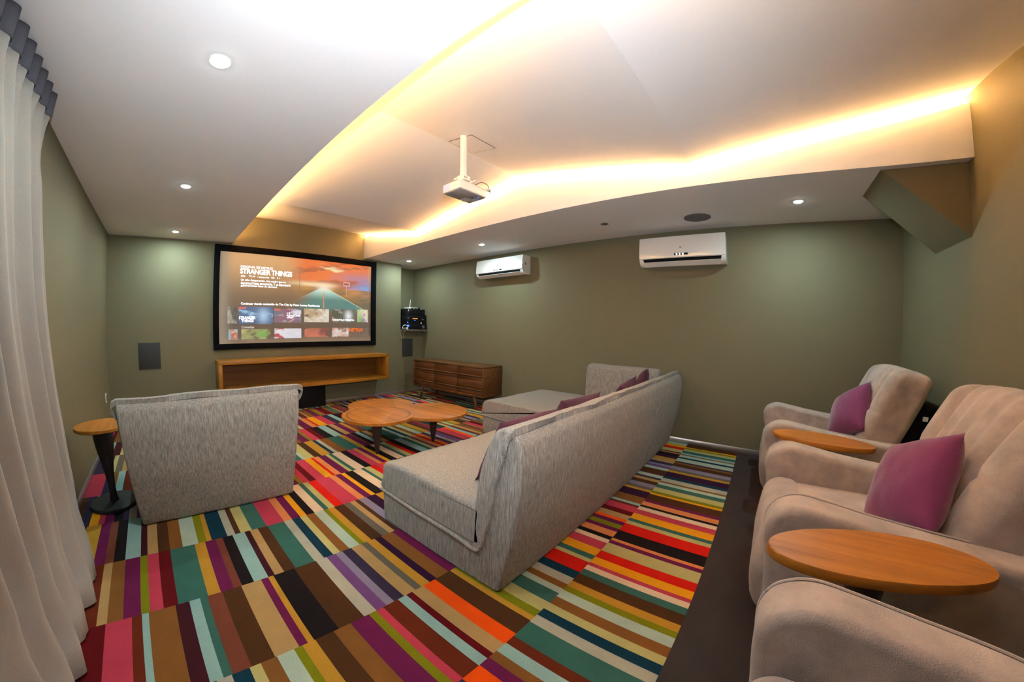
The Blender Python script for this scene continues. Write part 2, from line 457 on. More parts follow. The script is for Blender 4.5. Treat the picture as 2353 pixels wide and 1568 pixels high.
# ceiling: low soffits either side of a folded tray
bm = bmesh.new()
box(bm, XL, XS1, YB, YF, ZC, ZC+.03); box(bm, XS1-.02, XS1, YB, YF, ZC+.03, ZC+.05)
box(bm, .30, .33, YB, YF, ZC+.03, 2.95)
struct(obj('ceiling_soffit_left', bm, m_ceil, None, False))
bm = bmesh.new()
box(bm, XS2+.001, XR, YB, YF, ZC, ZC+.03); box(bm, XN-.05, XR, YF, YN, ZC, ZC+.03)
# fascia with a top that follows the folds
fp = [(y, zceil(y)-.055) for y, _ in PROF]
for x0, x1, top in ((XS2-.002, XS2+.025, -.055), (XS2+.30, XS2+.33, .12)):
    a = [[bm.verts.new((x, y, z)) for z in (ZC+(-.001 if top < 0 else 0), zc+top)] for y, zc in PROF for x in (x0,)]
    b = [[bm.verts.new((x, y, z)) for z in (ZC+.0, zc+top)] for y, zc in PROF for x in (x1,)]
    for i in range(len(PROF)-1):
        bm.faces.new((a[i][0], a[i+1][0], a[i+1][1], a[i][1])); bm.faces.new((b[i][1], b[i+1][1], b[i+1][0], b[i][0]))
        bm.faces.new((a[i][1], a[i+1][1], b[i+1][1], b[i][1]))
# shelf inside the cove under the strip
for i in range(len(PROF)-1):
    (ya, za), (yb, zb) = PROF[i], PROF[i+1]
    bm.faces.new([bm.verts.new(p) for p in ((XS2+.02, ya, za-.11), (XS2+.32, ya, za-.11), (XS2+.32, yb, zb-.11), (XS2+.02, yb, zb-.11))])
struct(obj('ceiling_soffit_right', bm, m_ceil, None, False))
bm = bmesh.new()
lo = [(bm.verts.new((.30, y, z)), bm.verts.new((XS2+.33, y, z))) for y, z in PROF]
hi = [(bm.verts.new((.30, y, z+.03)), bm.verts.new((XS2+.33, y, z+.03))) for y, z in PROF]
for i in range(len(PROF)-1):
    bm.faces.new((lo[i][0], lo[i][1], lo[i+1][1], lo[i+1][0])); bm.faces.new((hi[i][0], hi[i+1][0], hi[i+1][1], hi[i][1]))
struct(obj('ceiling', bm, m_ceil, None, False))
# baseboards
def board(name, x0, x1, y0, y1):
    bm = bmesh.new(); box(bm, x0, x1, y0, y1, 0, .06); bev(bm, .002, 1); struct(obj(name, bm, m_alu, None, True))
board('baseboard_front', XL, XR, YF-.012, YF)
board('baseboard_left', XL, XL+.012, YB, YF-.012)
board('baseboard_right', XR-.012, XR, YB, YF-.012)
# slanted boxed-in beam in the corner
bm = bmesh.new()
x0, x1 = 3.07, 3.60
pr = [(YB, ZC), (-.885, ZC), (YB, 1.925)]
a = [bm.verts.new((x0, y, z)) for y, z in pr]; b = [bm.verts.new((x1, y, z)) for y, z in pr]
bm.faces.new(a); bm.faces.new(b[::-1])
for i in range(3): bm.faces.new((a[i], b[i], b[(i+1) % 3], a[(i+1) % 3]))
struct(obj('wall_beam', bm, m_wall, None, False))

# warm light strips in the coves
def strip_bm(x0, x1, dz, left=False):
    bm = bmesh.new()
    for i in range(len(PROF)-1):
        (ya, za), (yb, zb) = PROF[i], PROF[i+1]
        if left: za = zb = ZC+.035
        v = [bm.verts.new(p) for p in ((x0, ya, za+dz), (x1, ya, za+dz), (x1, yb, zb+dz), (x0, yb, zb+dz),
                                       (x0, ya, za+dz+.006), (x1, ya, za+dz+.006), (x1, yb, zb+dz+.006), (x0, yb, zb+dz+.006))]
        for f in ((0,3,2,1),(4,5,6,7),(0,1,5,4),(1,2,6,5),(2,3,7,6),(3,0,4,7)): bm.faces.new([v[k] for k in f])
    return bm
tag(obj('light_strip', strip_bm(XS2+.032, XS2+.052, -.0605), m_led, None, False), 'warm glowing light strip hidden along the folded fascia on the right of the raised ceiling', 'light strip')
tag(obj('light_strip', strip_bm(.78, .80, 0, True), m_ledl, None, False), 'warm light strip hidden above the lower left ceiling edge', 'light strip')

# ------------------------------------------------------------------ downlights
def downlight(x, y, label, on=True):
    t = thing('downlight', label, 'ceiling light', (x, y, ZC), 'recessed ceiling spotlights')
    bm = bmesh.new(); lathe(bm, (x, y, ZC), [(.052, -.0005), (.05, -.004), (.038, -.005), (.036, -.002)], 32)
    obj('trim_ring', bm, m_whitep, t)
    bm = bmesh.new(); lathe(bm, (x, y, ZC), [(.036, -.0045), (.03, -.009), (.012, -.012)], 24)
    obj('bulb', bm, m_lamp, t)
    l = bpy.data.lights.new('spot_lamp', 'AREA'); l.energy = SPOT_W; l.color = SPOT_COL; l.shape = 'DISK'; l.size = .07
    lo_ = bpy.data.objects.new('spot_lamp', l); COL.objects.link(lo_); lo_.parent = t; lo_.location = (0, 0, -.02)
    return t
downlight(.10, 1.605, 'bright downlight in the left ceiling strip, nearest of its row')
downlight(.10, 3.309, 'bright downlight in the left ceiling strip, middle of its row')
downlight(.08, 4.952, 'bright downlight in the left ceiling strip close to the screen wall')
downlight(3.67, 4.963, 'bright downlight in the right ceiling strip above the equipment niche')
downlight(3.633, 3.242, 'bright downlight in the right ceiling strip in front of the far air conditioner')
downlight(3.625, -.374, 'bright downlight in the right ceiling strip beside the slanted corner beam')
# round ceiling speaker and sensor
t = thing('ceiling_speaker', 'round gray speaker grille in the right ceiling strip above the near air conditioner', 'speaker', (3.852, .555, ZC))
bm = bmesh.new(); lathe(bm, (3.852, .555, ZC), [(.135, 0), (.135, -.004), (.125, -.006), (.11, -.007), (.02, -.008)], 40); obj('grille', bm, m_gray, t)
t = thing('ceiling_sensor', 'small flat disc set in the right ceiling strip between the two air conditioners', 'sensor', (3.685, 1.503, ZC))
bm = bmesh.new(); lathe(bm, (3.685, 1.503, ZC), [(.042, 0), (.042, -.003), (.03, -.006), (.01, -.006)], 28); obj('cover', bm, m_gray, t)
# access hatch in the folded ceiling
def ceil_pt(x, y, d=.003): return (x, y, zceil(y)-d)
t = thing('ceiling_hatch', 'square white access hatch outlined in the folded ceiling behind the projector mount', 'hatch', (2.03, 1.93, zceil(1.93)))
hx0, hx1, hy0, hy1 = 1.93, 2.22, 1.84, 2.10
bm = bmesh.new()
bm.faces.new([bm.verts.new(ceil_pt(x, y, .002)) for x, y in ((hx0, hy0), (hx1, hy0), (hx1, hy1), (hx0, hy1))])
r = bmesh.ops.extrude_face_region(bm, geom=bm.faces[:]); bmesh.ops.translate(bm, verts=[v for v in r['geom'] if isinstance(v, bmesh.types.BMVert)], vec=(0, 0, -.003))
obj('panel', bm, m_ceil, t, False)
bm = bmesh.new()
cs = [(hx0, hy0), (hx1, hy0), (hx1, hy1), (hx0, hy1)]
for i in range(4):
    a_, b_ = cs[i], cs[(i+1) % 4]; tube(bm, [ceil_pt(*a_, .003), ceil_pt(*b_, .003)], .0025, 6)
obj('gap_line', bm, mat('hatch_gap', (.22, .14, .08), .8), t, False)

# ------------------------------------------------------------------ projector
PX, PY = 1.985, 1.955
t = thing('projector', 'white ceiling projector hanging from a short pole in the middle of the room', 'projector', (PX, PY, 2.29))
def f_body(p): return Vector((p.x+PX, p.y+PY, p.z+2.328))
body = obj('body', rbox(.31, .20, .075, .014, 8, f_body), m_whitep, t)
obj('underside', bbox(PX-.145, PX+.145, PY-.09, PY+.09, 2.287, 2.2915, .001, 1), mat('gray_underside', (.33, .30, .28), .5), t)
bm = bmesh.new()
for i in range(7): box(bm, PX-.1565, PX-.1545, PY+.012+i*.011, PY+.018+i*.011, 2.303, 2.353)
lab(obj('side_vent', bm, mat('vent_lilac', (.55, .52, .75), .4, emis=(.6, .55, 1.0), estr=.25), t), 'lilac lit vent slots')
bm = bmesh.new(); cyl(bm, (PX+.085, PY+.098, 2.325), .03, .012, 28, 'y'); obj('lens', bm, m_black, t)
bm = bmesh.new(); box(bm, PX+.02, PX+.09, PY+.02, PY+.085, 2.284, 2.2875); bev(bm, .002, 1); obj('cable_cover', bm, mat('pale_gray', (.5, .5, .52), .4), t)
bm = bmesh.new(); box(bm, PX+.05, PX+.075, PY-.028, PY-.016, 2.2855, 2.2875); obj('air_slot', bm, m_black, t)
bm = bmesh.new(); lathe(bm, (PX+.09, PY-.06, 2.284), [(.002, 0), (.004, .002), (.004, .004)], 12); lab(obj('indicator_light', bm, m_blue, t), 'small blue light')
bm = bmesh.new(); px_, py_ = 1.925, 1.92
ztop = zceil(py_)
cyl(bm, (px_, py_, 2.43), .0285, ztop-2.43+.005, 32); obj('pole', bm, m_whitep, t)
bm = bmesh.new(); box(bm, px_-.03, px_+.11, py_-.05, py_+.06, 2.385, 2.392); box(bm, px_-.035, px_-.028, py_-.04, py_+.04, 2.385, 2.425)
box(bm, px_+.028, px_+.035, py_-.04, py_+.04, 2.385, 2.425); box(bm, px_-.03, px_+.03, py_-.03, py_+.03, 2.42, 2.432)
box(bm, px_-.09, px_+.17, py_-.012, py_+.012, 2.372, 2.386); box(bm, px_+.02, px_+.05, py_-.11, py_+.13, 2.365, 2.374)
obj('mount_bracket', bm, m_whitep, t, False)
bm = bmesh.new()
tube(bm, smooth_path([(2.02, 1.88, 2.372), (2.06, 1.85, 2.40), (2.12, 1.84, 2.395), (2.155, 1.85, 2.372)], 6), .003, 6)
tube(bm, smooth_path([(2.15, 1.86, 2.37), (2.19, 1.86, 2.345), (2.19, 1.875, 2.315), (2.15, 1.885, 2.315)], 6), .003, 6)
obj('cable', bm, mat('brown_cable', (.12, .06, .02), .5), t)
bm = bmesh.new(); box(bm, 2.13, 2.175, 1.845, 1.868, 2.357, 2.373); obj('cable_clip', bm, m_whitep, t)

# ------------------------------------------------------------------ projection screen with its picture
SX0, SX1, SZ0, SZ1 = 0.699, 3.137, 1.003, 2.277
t = thing('projection_screen', 'wide projection screen in a thick black velvet frame showing a film menu', 'screen', ((SX0+SX1)/2, YF-.02, .925))
bm = bmesh.new()
fo = (.620, 3.232, .924, 2.368)
y0, y1 = YF-.045, YF-.002
box(bm, fo[0], fo[1], y0, y1, fo[2], SZ0); box(bm, fo[0], fo[1], y0, y1, SZ1, fo[3]); box(bm, fo[0], SX0, y0, y1, SZ0, SZ1); box(bm, SX1, fo[1], y0, y1, SZ0, SZ1)
bev(bm, .004, 2); obj('frame', bm, m_blackmat, t)
NXs, NYs = 420, 220
s_, t_ = np.meshgrid(np.linspace(0, 1, NXs+1), np.linspace(0, 1, NYs+1))
def c3(*c): return np.array(srgb(c))
def mixc(a, b, k): k = np.clip(k, 0, 1)[..., None]; return a*(1-k)+b*k
def sstep(a, b, x): k = np.clip((x-a)/(b-a), 0, 1); return k*k*(3-2*k)
rg = np.random.RandomState(4)
def fbm(u, v, seed=0):
    r = np.random.RandomState(seed); o = np.zeros_like(u); amp = 1
    for k in range(5):
        for _ in range(3):
            a, b, c = r.uniform(-1, 1), r.uniform(-1, 1), r.uniform(0, 6.3); o += amp*np.sin((a*u+b*v)*(4*2**k)+c+o*.7)
        amp *= .55
    return o/3
left = mixc(c3(222, 170, 112), c3(112, 84, 52), sstep(.02, .55, t_)); left = mixc(left, c3(84, 62, 44), sstep(.5, .8, t_)); left = mixc(left, c3(136, 108, 80), sstep(.9, 1.0, t_))
img = mixc(left, c3(150, 136, 112), (1-sstep(0, .09, s_))*.9)
n1 = fbm(s_*2, t_*4, 3); n2 = fbm(s_*3, t_*8, 8)
sky = mixc(c3(226, 100, 36), c3(250, 120, 40), .5+.5*n1)
sky = mixc(sky, c3(150, 70, 50), sstep(.1, .6, n2+.25*(t_-.1)*6)*.7)
cloud = np.exp(-(((s_-.69)/.10)**2+((t_-.085-.15*(s_-.69))/.055)**2))*(.95+.9*fbm(s_*7, t_*16, 21)); sky = mixc(sky, c3(255, 238, 180), sstep(.45, 1.2, cloud))
blue = sstep(.72, .95, s_+.15*n1)*sstep(.05, .3, t_); sky = mixc(sky, mixc(c3(110, 100, 150), c3(110, 160, 230), t_*3), blue)
sky = mixc(sky, c3(255, 226, 170), np.exp(-((t_-.30)/.03)**2)*(1-sstep(.66, .8, s_)))
field = mixc(c3(216, 150, 60), c3(110, 84, 34), sstep(.34, .55, t_)); field = mixc(field, c3(200, 120, 60), sstep(.7, .95, s_)*(1-sstep(.36, .5, t_))*.8)
field = mixc(field, c3(70, 66, 30), .35+.35*fbm(s_*9, t_*14, 5))
pic = np.where((t_ < .335)[..., None], sky, field)
# road
vx, vy = .647, .338; dtt = np.clip(t_-vy, 0, 1)
lx = vx-.02-dtt*1.02; rx = vx+.02+dtt*1.12
road = (t_ > vy) & (s_ > lx) & (s_ < rx)
rc = mixc(c3(190, 240, 225), c3(50, 128, 124), sstep(.34, .5, t_)); pic = np.where(road[..., None], rc, pic)
edge = (t_ > vy) & ((np.abs(s_-lx-.004) < .0035) | (np.abs(s_-rx+.004) < .0035)); pic = np.where(edge[..., None], c3(225, 235, 215), pic)
cen = (t_ > vy+.02) & (np.abs(s_-vx) < .001+.012*dtt); pic = np.where(cen[..., None], c3(235, 130, 40), pic)
pic = mixc(pic, c3(255, 240, 215), np.exp(-(((s_-vx)/.05)**2+((t_-vy+.005)/.045)**2))*.95)
kk = sstep(.36, .56, s_+.06*n1)*(1-sstep(.56, .66, t_))*(1-sstep(.965, .985, s_)*.5)
img = mixc(img, pic, kk)
# pole and sign
img[(np.abs(s_-.483) < .0018) & (t_ > .12) & (t_ < .42)] = c3(120, 84, 44)
img[(np.abs(s_-.809) < .0018) & (t_ > .29) & (t_ < .42)] = c3(210, 200, 190)
img[(s_ > .786) & (s_ < .834) & (t_ > .245) & (t_ < .291)] = c3(240, 220, 210)
img[(s_ > .79) & (s_ < .83) & (t_ > .251) & (t_ < .285)] = c3(170, 70, 70)
def tile(x0, y0_, x1, y1_, cols, seed, fn=None):
    m = (s_ >= x0) & (s_ <= x1) & (t_ >= y0_) & (t_ <= y1_)
    u = (s_-x0)/(x1-x0); v = (t_-y0_)/(y1_-y0_); n = fbm(u*1.3, v*1.0, seed); n_ = fbm(u*2.2, v*2, seed+50)
    c = mixc(np.array(srgb(cols[0])), np.array(srgb(cols[1])), .5+.8*n)
    c = mixc(c, np.array(srgb(cols[2])), sstep(.25, .9, n_))
    if len(cols) > 3: c = mixc(c, np.array(srgb(cols[3])), np.exp(-(((u-.72)/.16)**2+((v-.5)/.4)**2)))
    img[m] = c[m]
tile(.05, .603, .104, .781, ((60, 60, 60), (210, 200, 180), (110, 90, 70)), 1)
tile(.112, .593, .317, .79, ((44, 52, 74), (60, 100, 150), (150, 200, 235), (170, 210, 240)), 2)
tile(.324, .605, .496, .77, ((170, 60, 80), (90, 110, 140), (230, 225, 235)), 3)
tile(.516, .597, .685, .761, ((235, 230, 215), (190, 160, 120), (110, 74, 44)), 4)
tile(.707, .592, .874, .756, ((70, 80, 60), (40, 60, 40), (150, 140, 130), (235, 240, 245)), 5)
tile(.893, .582, .978, .754, ((90, 170, 60), (240, 225, 190), (190, 110, 220)), 6)
tile(.053, .845, .106, .956, ((120, 200, 215), (190, 90, 60), (220, 180, 150)), 7)
tile(.128, .842, .302, .958, ((190, 180, 120), (110, 130, 60), (90, 54, 34), (110, 180, 70)), 8)
tile(.324, .837, .496, .954, ((220, 220, 230), (235, 235, 240), (190, 60, 80)), 9)
tile(.517, .833, .684, .944, ((120, 50, 40), (210, 110, 80), (60, 40, 40)), 10)
tile(.707, .829, .827, .942, ((230, 220, 215), (190, 120, 90), (150, 110, 90)), 11)
tile(.829, .829, .98, .934, ((100, 76, 60), (120, 92, 72), (84, 60, 46)), 12)
ys_ = YF-.022
me = bpy.data.meshes.new('projected_picture')
vs = np.stack([SX0+s_*(SX1-SX0), np.full_like(s_, ys_), SZ1-t_*(SZ1-SZ0)], -1).reshape(-1, 3)
ii = np.arange((NXs+1)*(NYs+1)).reshape(NYs+1, NXs+1)
fc = np.stack([ii[:-1, :-1], ii[1:, :-1], ii[1:, 1:], ii[:-1, 1:]], -1).reshape(-1, 4)
me.from_pydata(vs.tolist(), [], fc.tolist())
ca = me.color_attributes.new('Pic', 'FLOAT_COLOR', 'POINT')
ca.data.foreach_set('color', np.concatenate([img.reshape(-1, 3), np.ones(((NXs+1)*(NYs+1), 1))], 1).ravel())
mp_ = bpy.data.materials.new('projected_light'); mp_.use_nodes = True; nt = mp_.node_tree; b = nt.nodes['Principled BSDF']
b.inputs['Base Color'].default_value = (.1, .1, .1, 1); b.inputs['Roughness'].default_value = .9
vc = nt.nodes.new('ShaderNodeVertexColor'); vc.layer_name = 'Pic'
nt.links.new(vc.outputs[0], b.inputs['Emission Color']); b.inputs['Emission Strength'].default_value = 0.66
pict = link('projected_picture', me, mp_, t, False)
m_text = emit('menu_text_white', (1, .98, .97), 1.5); m_textred = emit('menu_text_red', (.85, .06, .02), 1.0)
m_textg = emit('menu_text_gray', (.62, .56, .5), 1.0); m_textor = emit('menu_text_orange', (1.0, .16, .02), 1.0)
def text_mesh(txt, s0, t0, s1, h, bold=0.0, spacing=1.0):
    """text whose left/top is at (s0,t0), stretched to end at s1, cap height h (fractions of the picture)"""
    cu = bpy.data.curves.new('t', 'FONT'); cu.body = txt; cu.offset = bold; cu.space_character = spacing; cu.resolution_u = 3
    o = bpy.data.objects.new('t', cu); COL.objects.link(o)
    dg = bpy.context.evaluated_depsgraph_get(); m = bpy.data.meshes.new_from_object(o.evaluated_get(dg))
    bpy.data.objects.remove(o); bpy.data.curves.remove(cu)
    P = np.array([v.co[:] for v in m.vertices]); lo = P.min(0); hi_ = P.max(0)
    wx = (s1-s0)*(SX1-SX0); hz = h*(SZ1-SZ0)
    x = SX0+s0*(SX1-SX0)+(P[:, 0]-lo[0])/(hi_[0]-lo[0])*wx
    z = SZ1-t0*(SZ1-SZ0)-(hi_[1]-P[:, 1])/(hi_[1]-lo[1])*hz
    for v, a, c in zip(m.vertices, x, z): v.co = (a, ys_-.002, c)
    return m
def put(name, lines, material):
    for L in lines:
        m = text_mesh(*L); bm = bmesh.new(); bm.from_mesh(m); bpy.data.meshes.remove(m)
        obj(name, bm, material, t, False, 0)
put('title_text', [('ORIGINAL DE NETFLIX', .118, .139, .314, .026, .025), ('STRANGER THINGS', .117, .172, .434, .060, .035, .92)], m_text)
put('text_line', [('2016', .122, .247, .148, .020, .01), ('TV-14', .168, .247, .205, .018, .02), ('1 temporada', .222, .249, .29, .024, .01), ('Un ni\u00f1o desaparecido. Una madre que no', .123, .288, .394, .030, .015),
    ('descansar\u00e1 hasta encontrarlo. Y un laboratorio', .123, .318, .425, .030, .015), ('gubernamental lleno de secretos.', .123, .350, .342, .030, .015)], m_text)
put('badge', [('HD', .303, .248, .323, .018, .02), ('5.1', .338, .248, .354, .018, .02)], m_text)
put('heading', [('Continuar viendo contenido de The City by Hoax Luxury Residences', .125, .548, .62, .032, .025)], m_text)
put('heading', [('Comedias', .129, .808, .203, .026, .015)], m_textg)
put('text_line', [('STRANGER', .114, .700, .211, .034, .04), ('THINGS', .128, .735, .20, .032, .04), ('13', .403, .650, .425, .02, .02), ('REASONS', .403, .676, .490, .022, .02), ('WHY', .403, .702, .448, .02, .02),
    ('CONTRATIEMPO', .708, .718, .87, .022, .02)], m_text)
put('wordmark', [('NETFLIX', .832, .834, .938, .045, .03), ('NETFLIX', .112, .600, .157, .022, .03), ('NETFLIX', .326, .610, .365, .02, .03)], m_textor)

# ------------------------------------------------------------------ wall speakers, outlet
t = tag(obj('wall_speaker', bbox(-.361, -.082, YF-.006, YF-.0005, .712, 1.048, .002), m_dpanel, None), 'flat dark gray in-wall speaker panel to the left of the screen', 'speaker', 'in-wall speaker panels')
t = tag(obj('wall_speaker', bbox(3.820, 4.059, YF-.006, YF-.0005, .692, 1.036, .002), m_dpanel, None), 'flat dark gray in-wall speaker panel under the equipment niche', 'speaker', 'in-wall speaker panels')
t = thing('wall_outlet', 'small white outlet plate low on the left wall near the corner', 'outlet', (XL, 5.0, .44))
obj('cover_plate', bbox(XL, XL+.008, 4.96, 5.03, .385, .495, .002), m_whitep, t)
obj('socket', bbox(XL+.006, XL+.0095, 4.975, 5.015, .41, .47, .001, 1), m_gray, t)

# ------------------------------------------------------------------ floating console shelf
t = thing('media_shelf', 'long open wooden box shelf mounted on the wall under the screen', 'shelf', (1.96, 5.18, .36))
x0, x1, y0, y1, z0, z1, th = .636, 3.29, 5.0, YF-.001, .362, .792, .05
obj('top_panel', bbox(x0, x1, y0, y1, z1-th, z1, .002), m_woodx, t)
obj('bottom_panel', bbox(x0, x1, y0, y1, z0, z0+th, .002), m_woodx, t)
m_woodz = wood('honey_wood_upright', (0.26, 0.10, 0.010), (0.42, 0.18, 0.020), 4, 'z')
obj('side_panel', bbox(x0, x0+th, y0, y1, z0+th, z1-th, .001), m_woodz, t)
obj('side_panel', bbox(x1-th, x1, y0, y1, z0+th, z1-th, .001), m_woodz, t)
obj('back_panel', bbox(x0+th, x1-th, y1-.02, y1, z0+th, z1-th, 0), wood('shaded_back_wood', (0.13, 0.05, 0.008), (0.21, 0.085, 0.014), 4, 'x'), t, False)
tag(obj('subwoofer', bbox(1.80, 2.235, 5.20, YF-.02, 0.001, .355, .006), m_black, None), 'black box standing on the carpet under the long wooden shelf', 'speaker box')

# ------------------------------------------------------------------ sideboard
t = thing('sideboard', 'low walnut sideboard with slatted drawers and splayed legs against the right wall', 'sideboard', (4.06, 4.2, 0))
x0, x1, y0, y1, z0, z1 = 3.845, 4.285, 3.345, 5.04, .205, .667
bm = bmesh.new(); th = .024
box(bm, x0, x1, y0, y1, z1-th, z1); box(bm, x0, x1, y0, y1, z0, z0+th); box(bm, x0, x1, y0, y0+th, z0+th, z1-th); box(bm, x0, x1, y1-th, y1, z0+th, z1-th); box(bm, x1-.01, x1, y0+th, y1-th, z0+th, z1-th)
bev(bm, .002, 1); obj('body', bm, m_walnut, t)
cw = (y1-y0-2*th)/3
for c in range(3):
    for rrow, (za, zb) in enumerate(((.462, .639), (.232, .458))):
        ya = y0+th+c*cw+.0006; yb = ya+cw-.0012
        bm = bmesh.new()
        zm = za+.055 if rrow == 0 else za+.075
        box(bm, x0+.014, x0+.034, ya, yb, zm+.012, zb); box(bm, x0+.014, x0+.034, ya, yb, za, zm-.012)
        box(bm, x0+.022, x0+.034, ya, yb, zm-.012, zm+.012)
        if rrow: box(bm, x0+.010, x0+.02, ya, yb, zb-.09, zb-.084)
        bev(bm, .002, 1); d = obj('drawer', bm, m_walnut, t)
        bm = bmesh.new()
        v, f = box(bm, x0-.020, x0+.02, ya, yb, zm-.004, zm+.012); bev(bm, .003, 1); obj('handle', bm, m_walnut, d)
def leg(p0, p1, r0, r1, material, parent, name='leg'):
    bm = bmesh.new(); tube(bm, [p0, p1], [r0, r1], 4 if r0 > .03 else 12); return obj(name, bm, material, parent)
for (ax, ay), (bx, by) in (((3.885, 3.56), (3.875, 3.50)), ((3.885, 4.80), (3.88, 4.86)), ((4.24, 3.56), (4.25, 3.50)), ((4.24, 4.80), (4.25, 4.86))):
    leg((ax, ay, z0+.002), (bx, by, .001), .036, .020, m_walnut, t)
bm = bmesh.new(); box(bm, 3.87, 3.90, 3.52, 4.84, z0-.022, z0); box(bm, 4.22, 4.25, 3.52, 4.84, z0-.022, z0); obj('rail', bm, m_walnut, t, False)

# ------------------------------------------------------------------ equipment niche
tag(obj('wall_shelf', bbox(3.795, 4.285, 5.19, YN-.001, 1.172, 1.208, .002), mat('shelf_brown', (.14, .09, .07), .6), None), 'thin brown shelf in the corner niche under the audio equipment', 'shelf')
def av(name, label, cat, x0, x1, y0, z0, z1, extras):
    t = thing(name, label, cat, ((x0+x1)/2, y0+.15, z0))
    obj('case', bbox(x0, x1, y0, y0+.34, z0, z1, .003), m_black, t)
    for nm, l, mm, (ex, ez, w_, h_) in extras:
        bm = bmesh.new(); box(bm, x0+ex, x0+ex+w_, y0-.004, y0+.001, z0+ez, z0+ez+h_)
        o = obj(nm, bm, mm, t, False)
        if l: o['label'] = l
    return t
m_gl = mat('dark_gray_label', (.12, .12, .14), .5)
av('power_amplifier', 'black amplifier with a blue glow at the bottom of the equipment stack', 'amplifier', 3.80, 4.275, 5.20, 1.2085, 1.318,
   [('indicator_light', 'bright blue light', m_blue, (.015, .05, .045, .028)), ('mark', None, m_gl, (.37, .02, .055, .06)), ('badge', None, m_gl, (.02, .09, .05, .008))])
av('audio_receiver', 'black receiver with orange digits in the middle of the equipment stack', 'receiver', 3.80, 4.262, 5.20, 1.3185, 1.470,
   [('display', 'glowing orange digits', m_orange_d, (.145, .083, .05, .014)), ('display', 'glowing orange digits', m_orange_d, (.205, .083, .05, .014)), ('indicator_light', 'blue light', m_blue, (.185, .052, .02, .012)),
    ('indicator_light', 'blue light', m_blue, (.022, .008, .016, .02)), ('indicator_light', 'yellow light', m_yled, (.335, .004, .018, .014)), ('knob', None, m_gl, (.03, .085, .025, .025)), ('knob', None, m_gl, (.36, .07, .04, .02))])
av('disc_player', 'slim black player on top of the receiver', 'player', 3.80, 4.235, 5.20, 1.4705, 1.585,
   [('indicator_light', None, m_wled, (.045, .085, .008, .008)), ('button', None, m_gl, (.02, .055, .04, .006)), ('button', None, m_gl, (.02, .02, .03, .006)), ('button', None, m_gl, (.37, .05, .02, .008))])
av('media_player', 'tiny black box with a white light beside the router', 'media player', 4.08, 4.18, 5.22, 1.5855, 1.612, [('indicator_light', None, m_wled, (.07, .006, .010, .010))])
t = thing('wifi_router', 'white wireless router with one upright antenna on top of the equipment stack', 'router', (3.96, 5.33, 1.5855))
obj('case', bbox(3.86, 4.075, 5.21, 5.36, 1.5855, 1.612, .006, 3), m_white, t)
bm = bmesh.new(); box(bm, 3.915, 4.065, 5.206, 5.211, 1.590, 1.606); obj('front_band', bm, m_black, t, False)
bm = bmesh.new(); box(bm, 3.95, 3.985, 5.203, 5.207, 1.589, 1.603); lab(obj('label_sticker', bm, mat('lime', (.3, .4, .02), .5), t, False), 'small lime sticker')
bm = bmesh.new(); tube(bm, [(3.972, 5.33, 1.605), (3.975, 5.33, 1.66), (3.99, 5.33, 1.765)], [.006, .005, .0045], 10); obj('antenna', bm, m_white, t)
t = thing('cable_loop', 'small loop of white cable and plug at the left edge of the equipment shelf', 'cable', (3.80, 5.17, 1.21))
bm = bmesh.new()
tube(bm, [(3.75+.062*math.cos(a), 5.165, 1.235+.05*math.sin(a)) for a in [PI*k/14 for k in range(15)]], .0055, 8); obj('loop', bm, m_white, t)
bm = bmesh.new(); box(bm, 3.685, 3.75, 5.16, 5.175, 1.222, 1.236); cyl(bm, (3.79, 5.155, 1.225), .022, .02, 16, 'y'); obj('plug', bm, m_white, t)
bm = bmesh.new(); tube(bm, smooth_path([(3.70, 5.17, 1.225), (3.74, 5.30, 1.14), (3.80, 5.345, 1.06), (3.835, 5.35, 1.034)], 6), .003, 6); tube(bm, smooth_path([(3.79, 5.17, 1.22), (3.80, 5.30, 1.13), (3.85, 5.345, 1.06), (3.845, 5.35, 1.034)], 6), .003, 6)
obj('hanging_cord', bm, m_white, t)

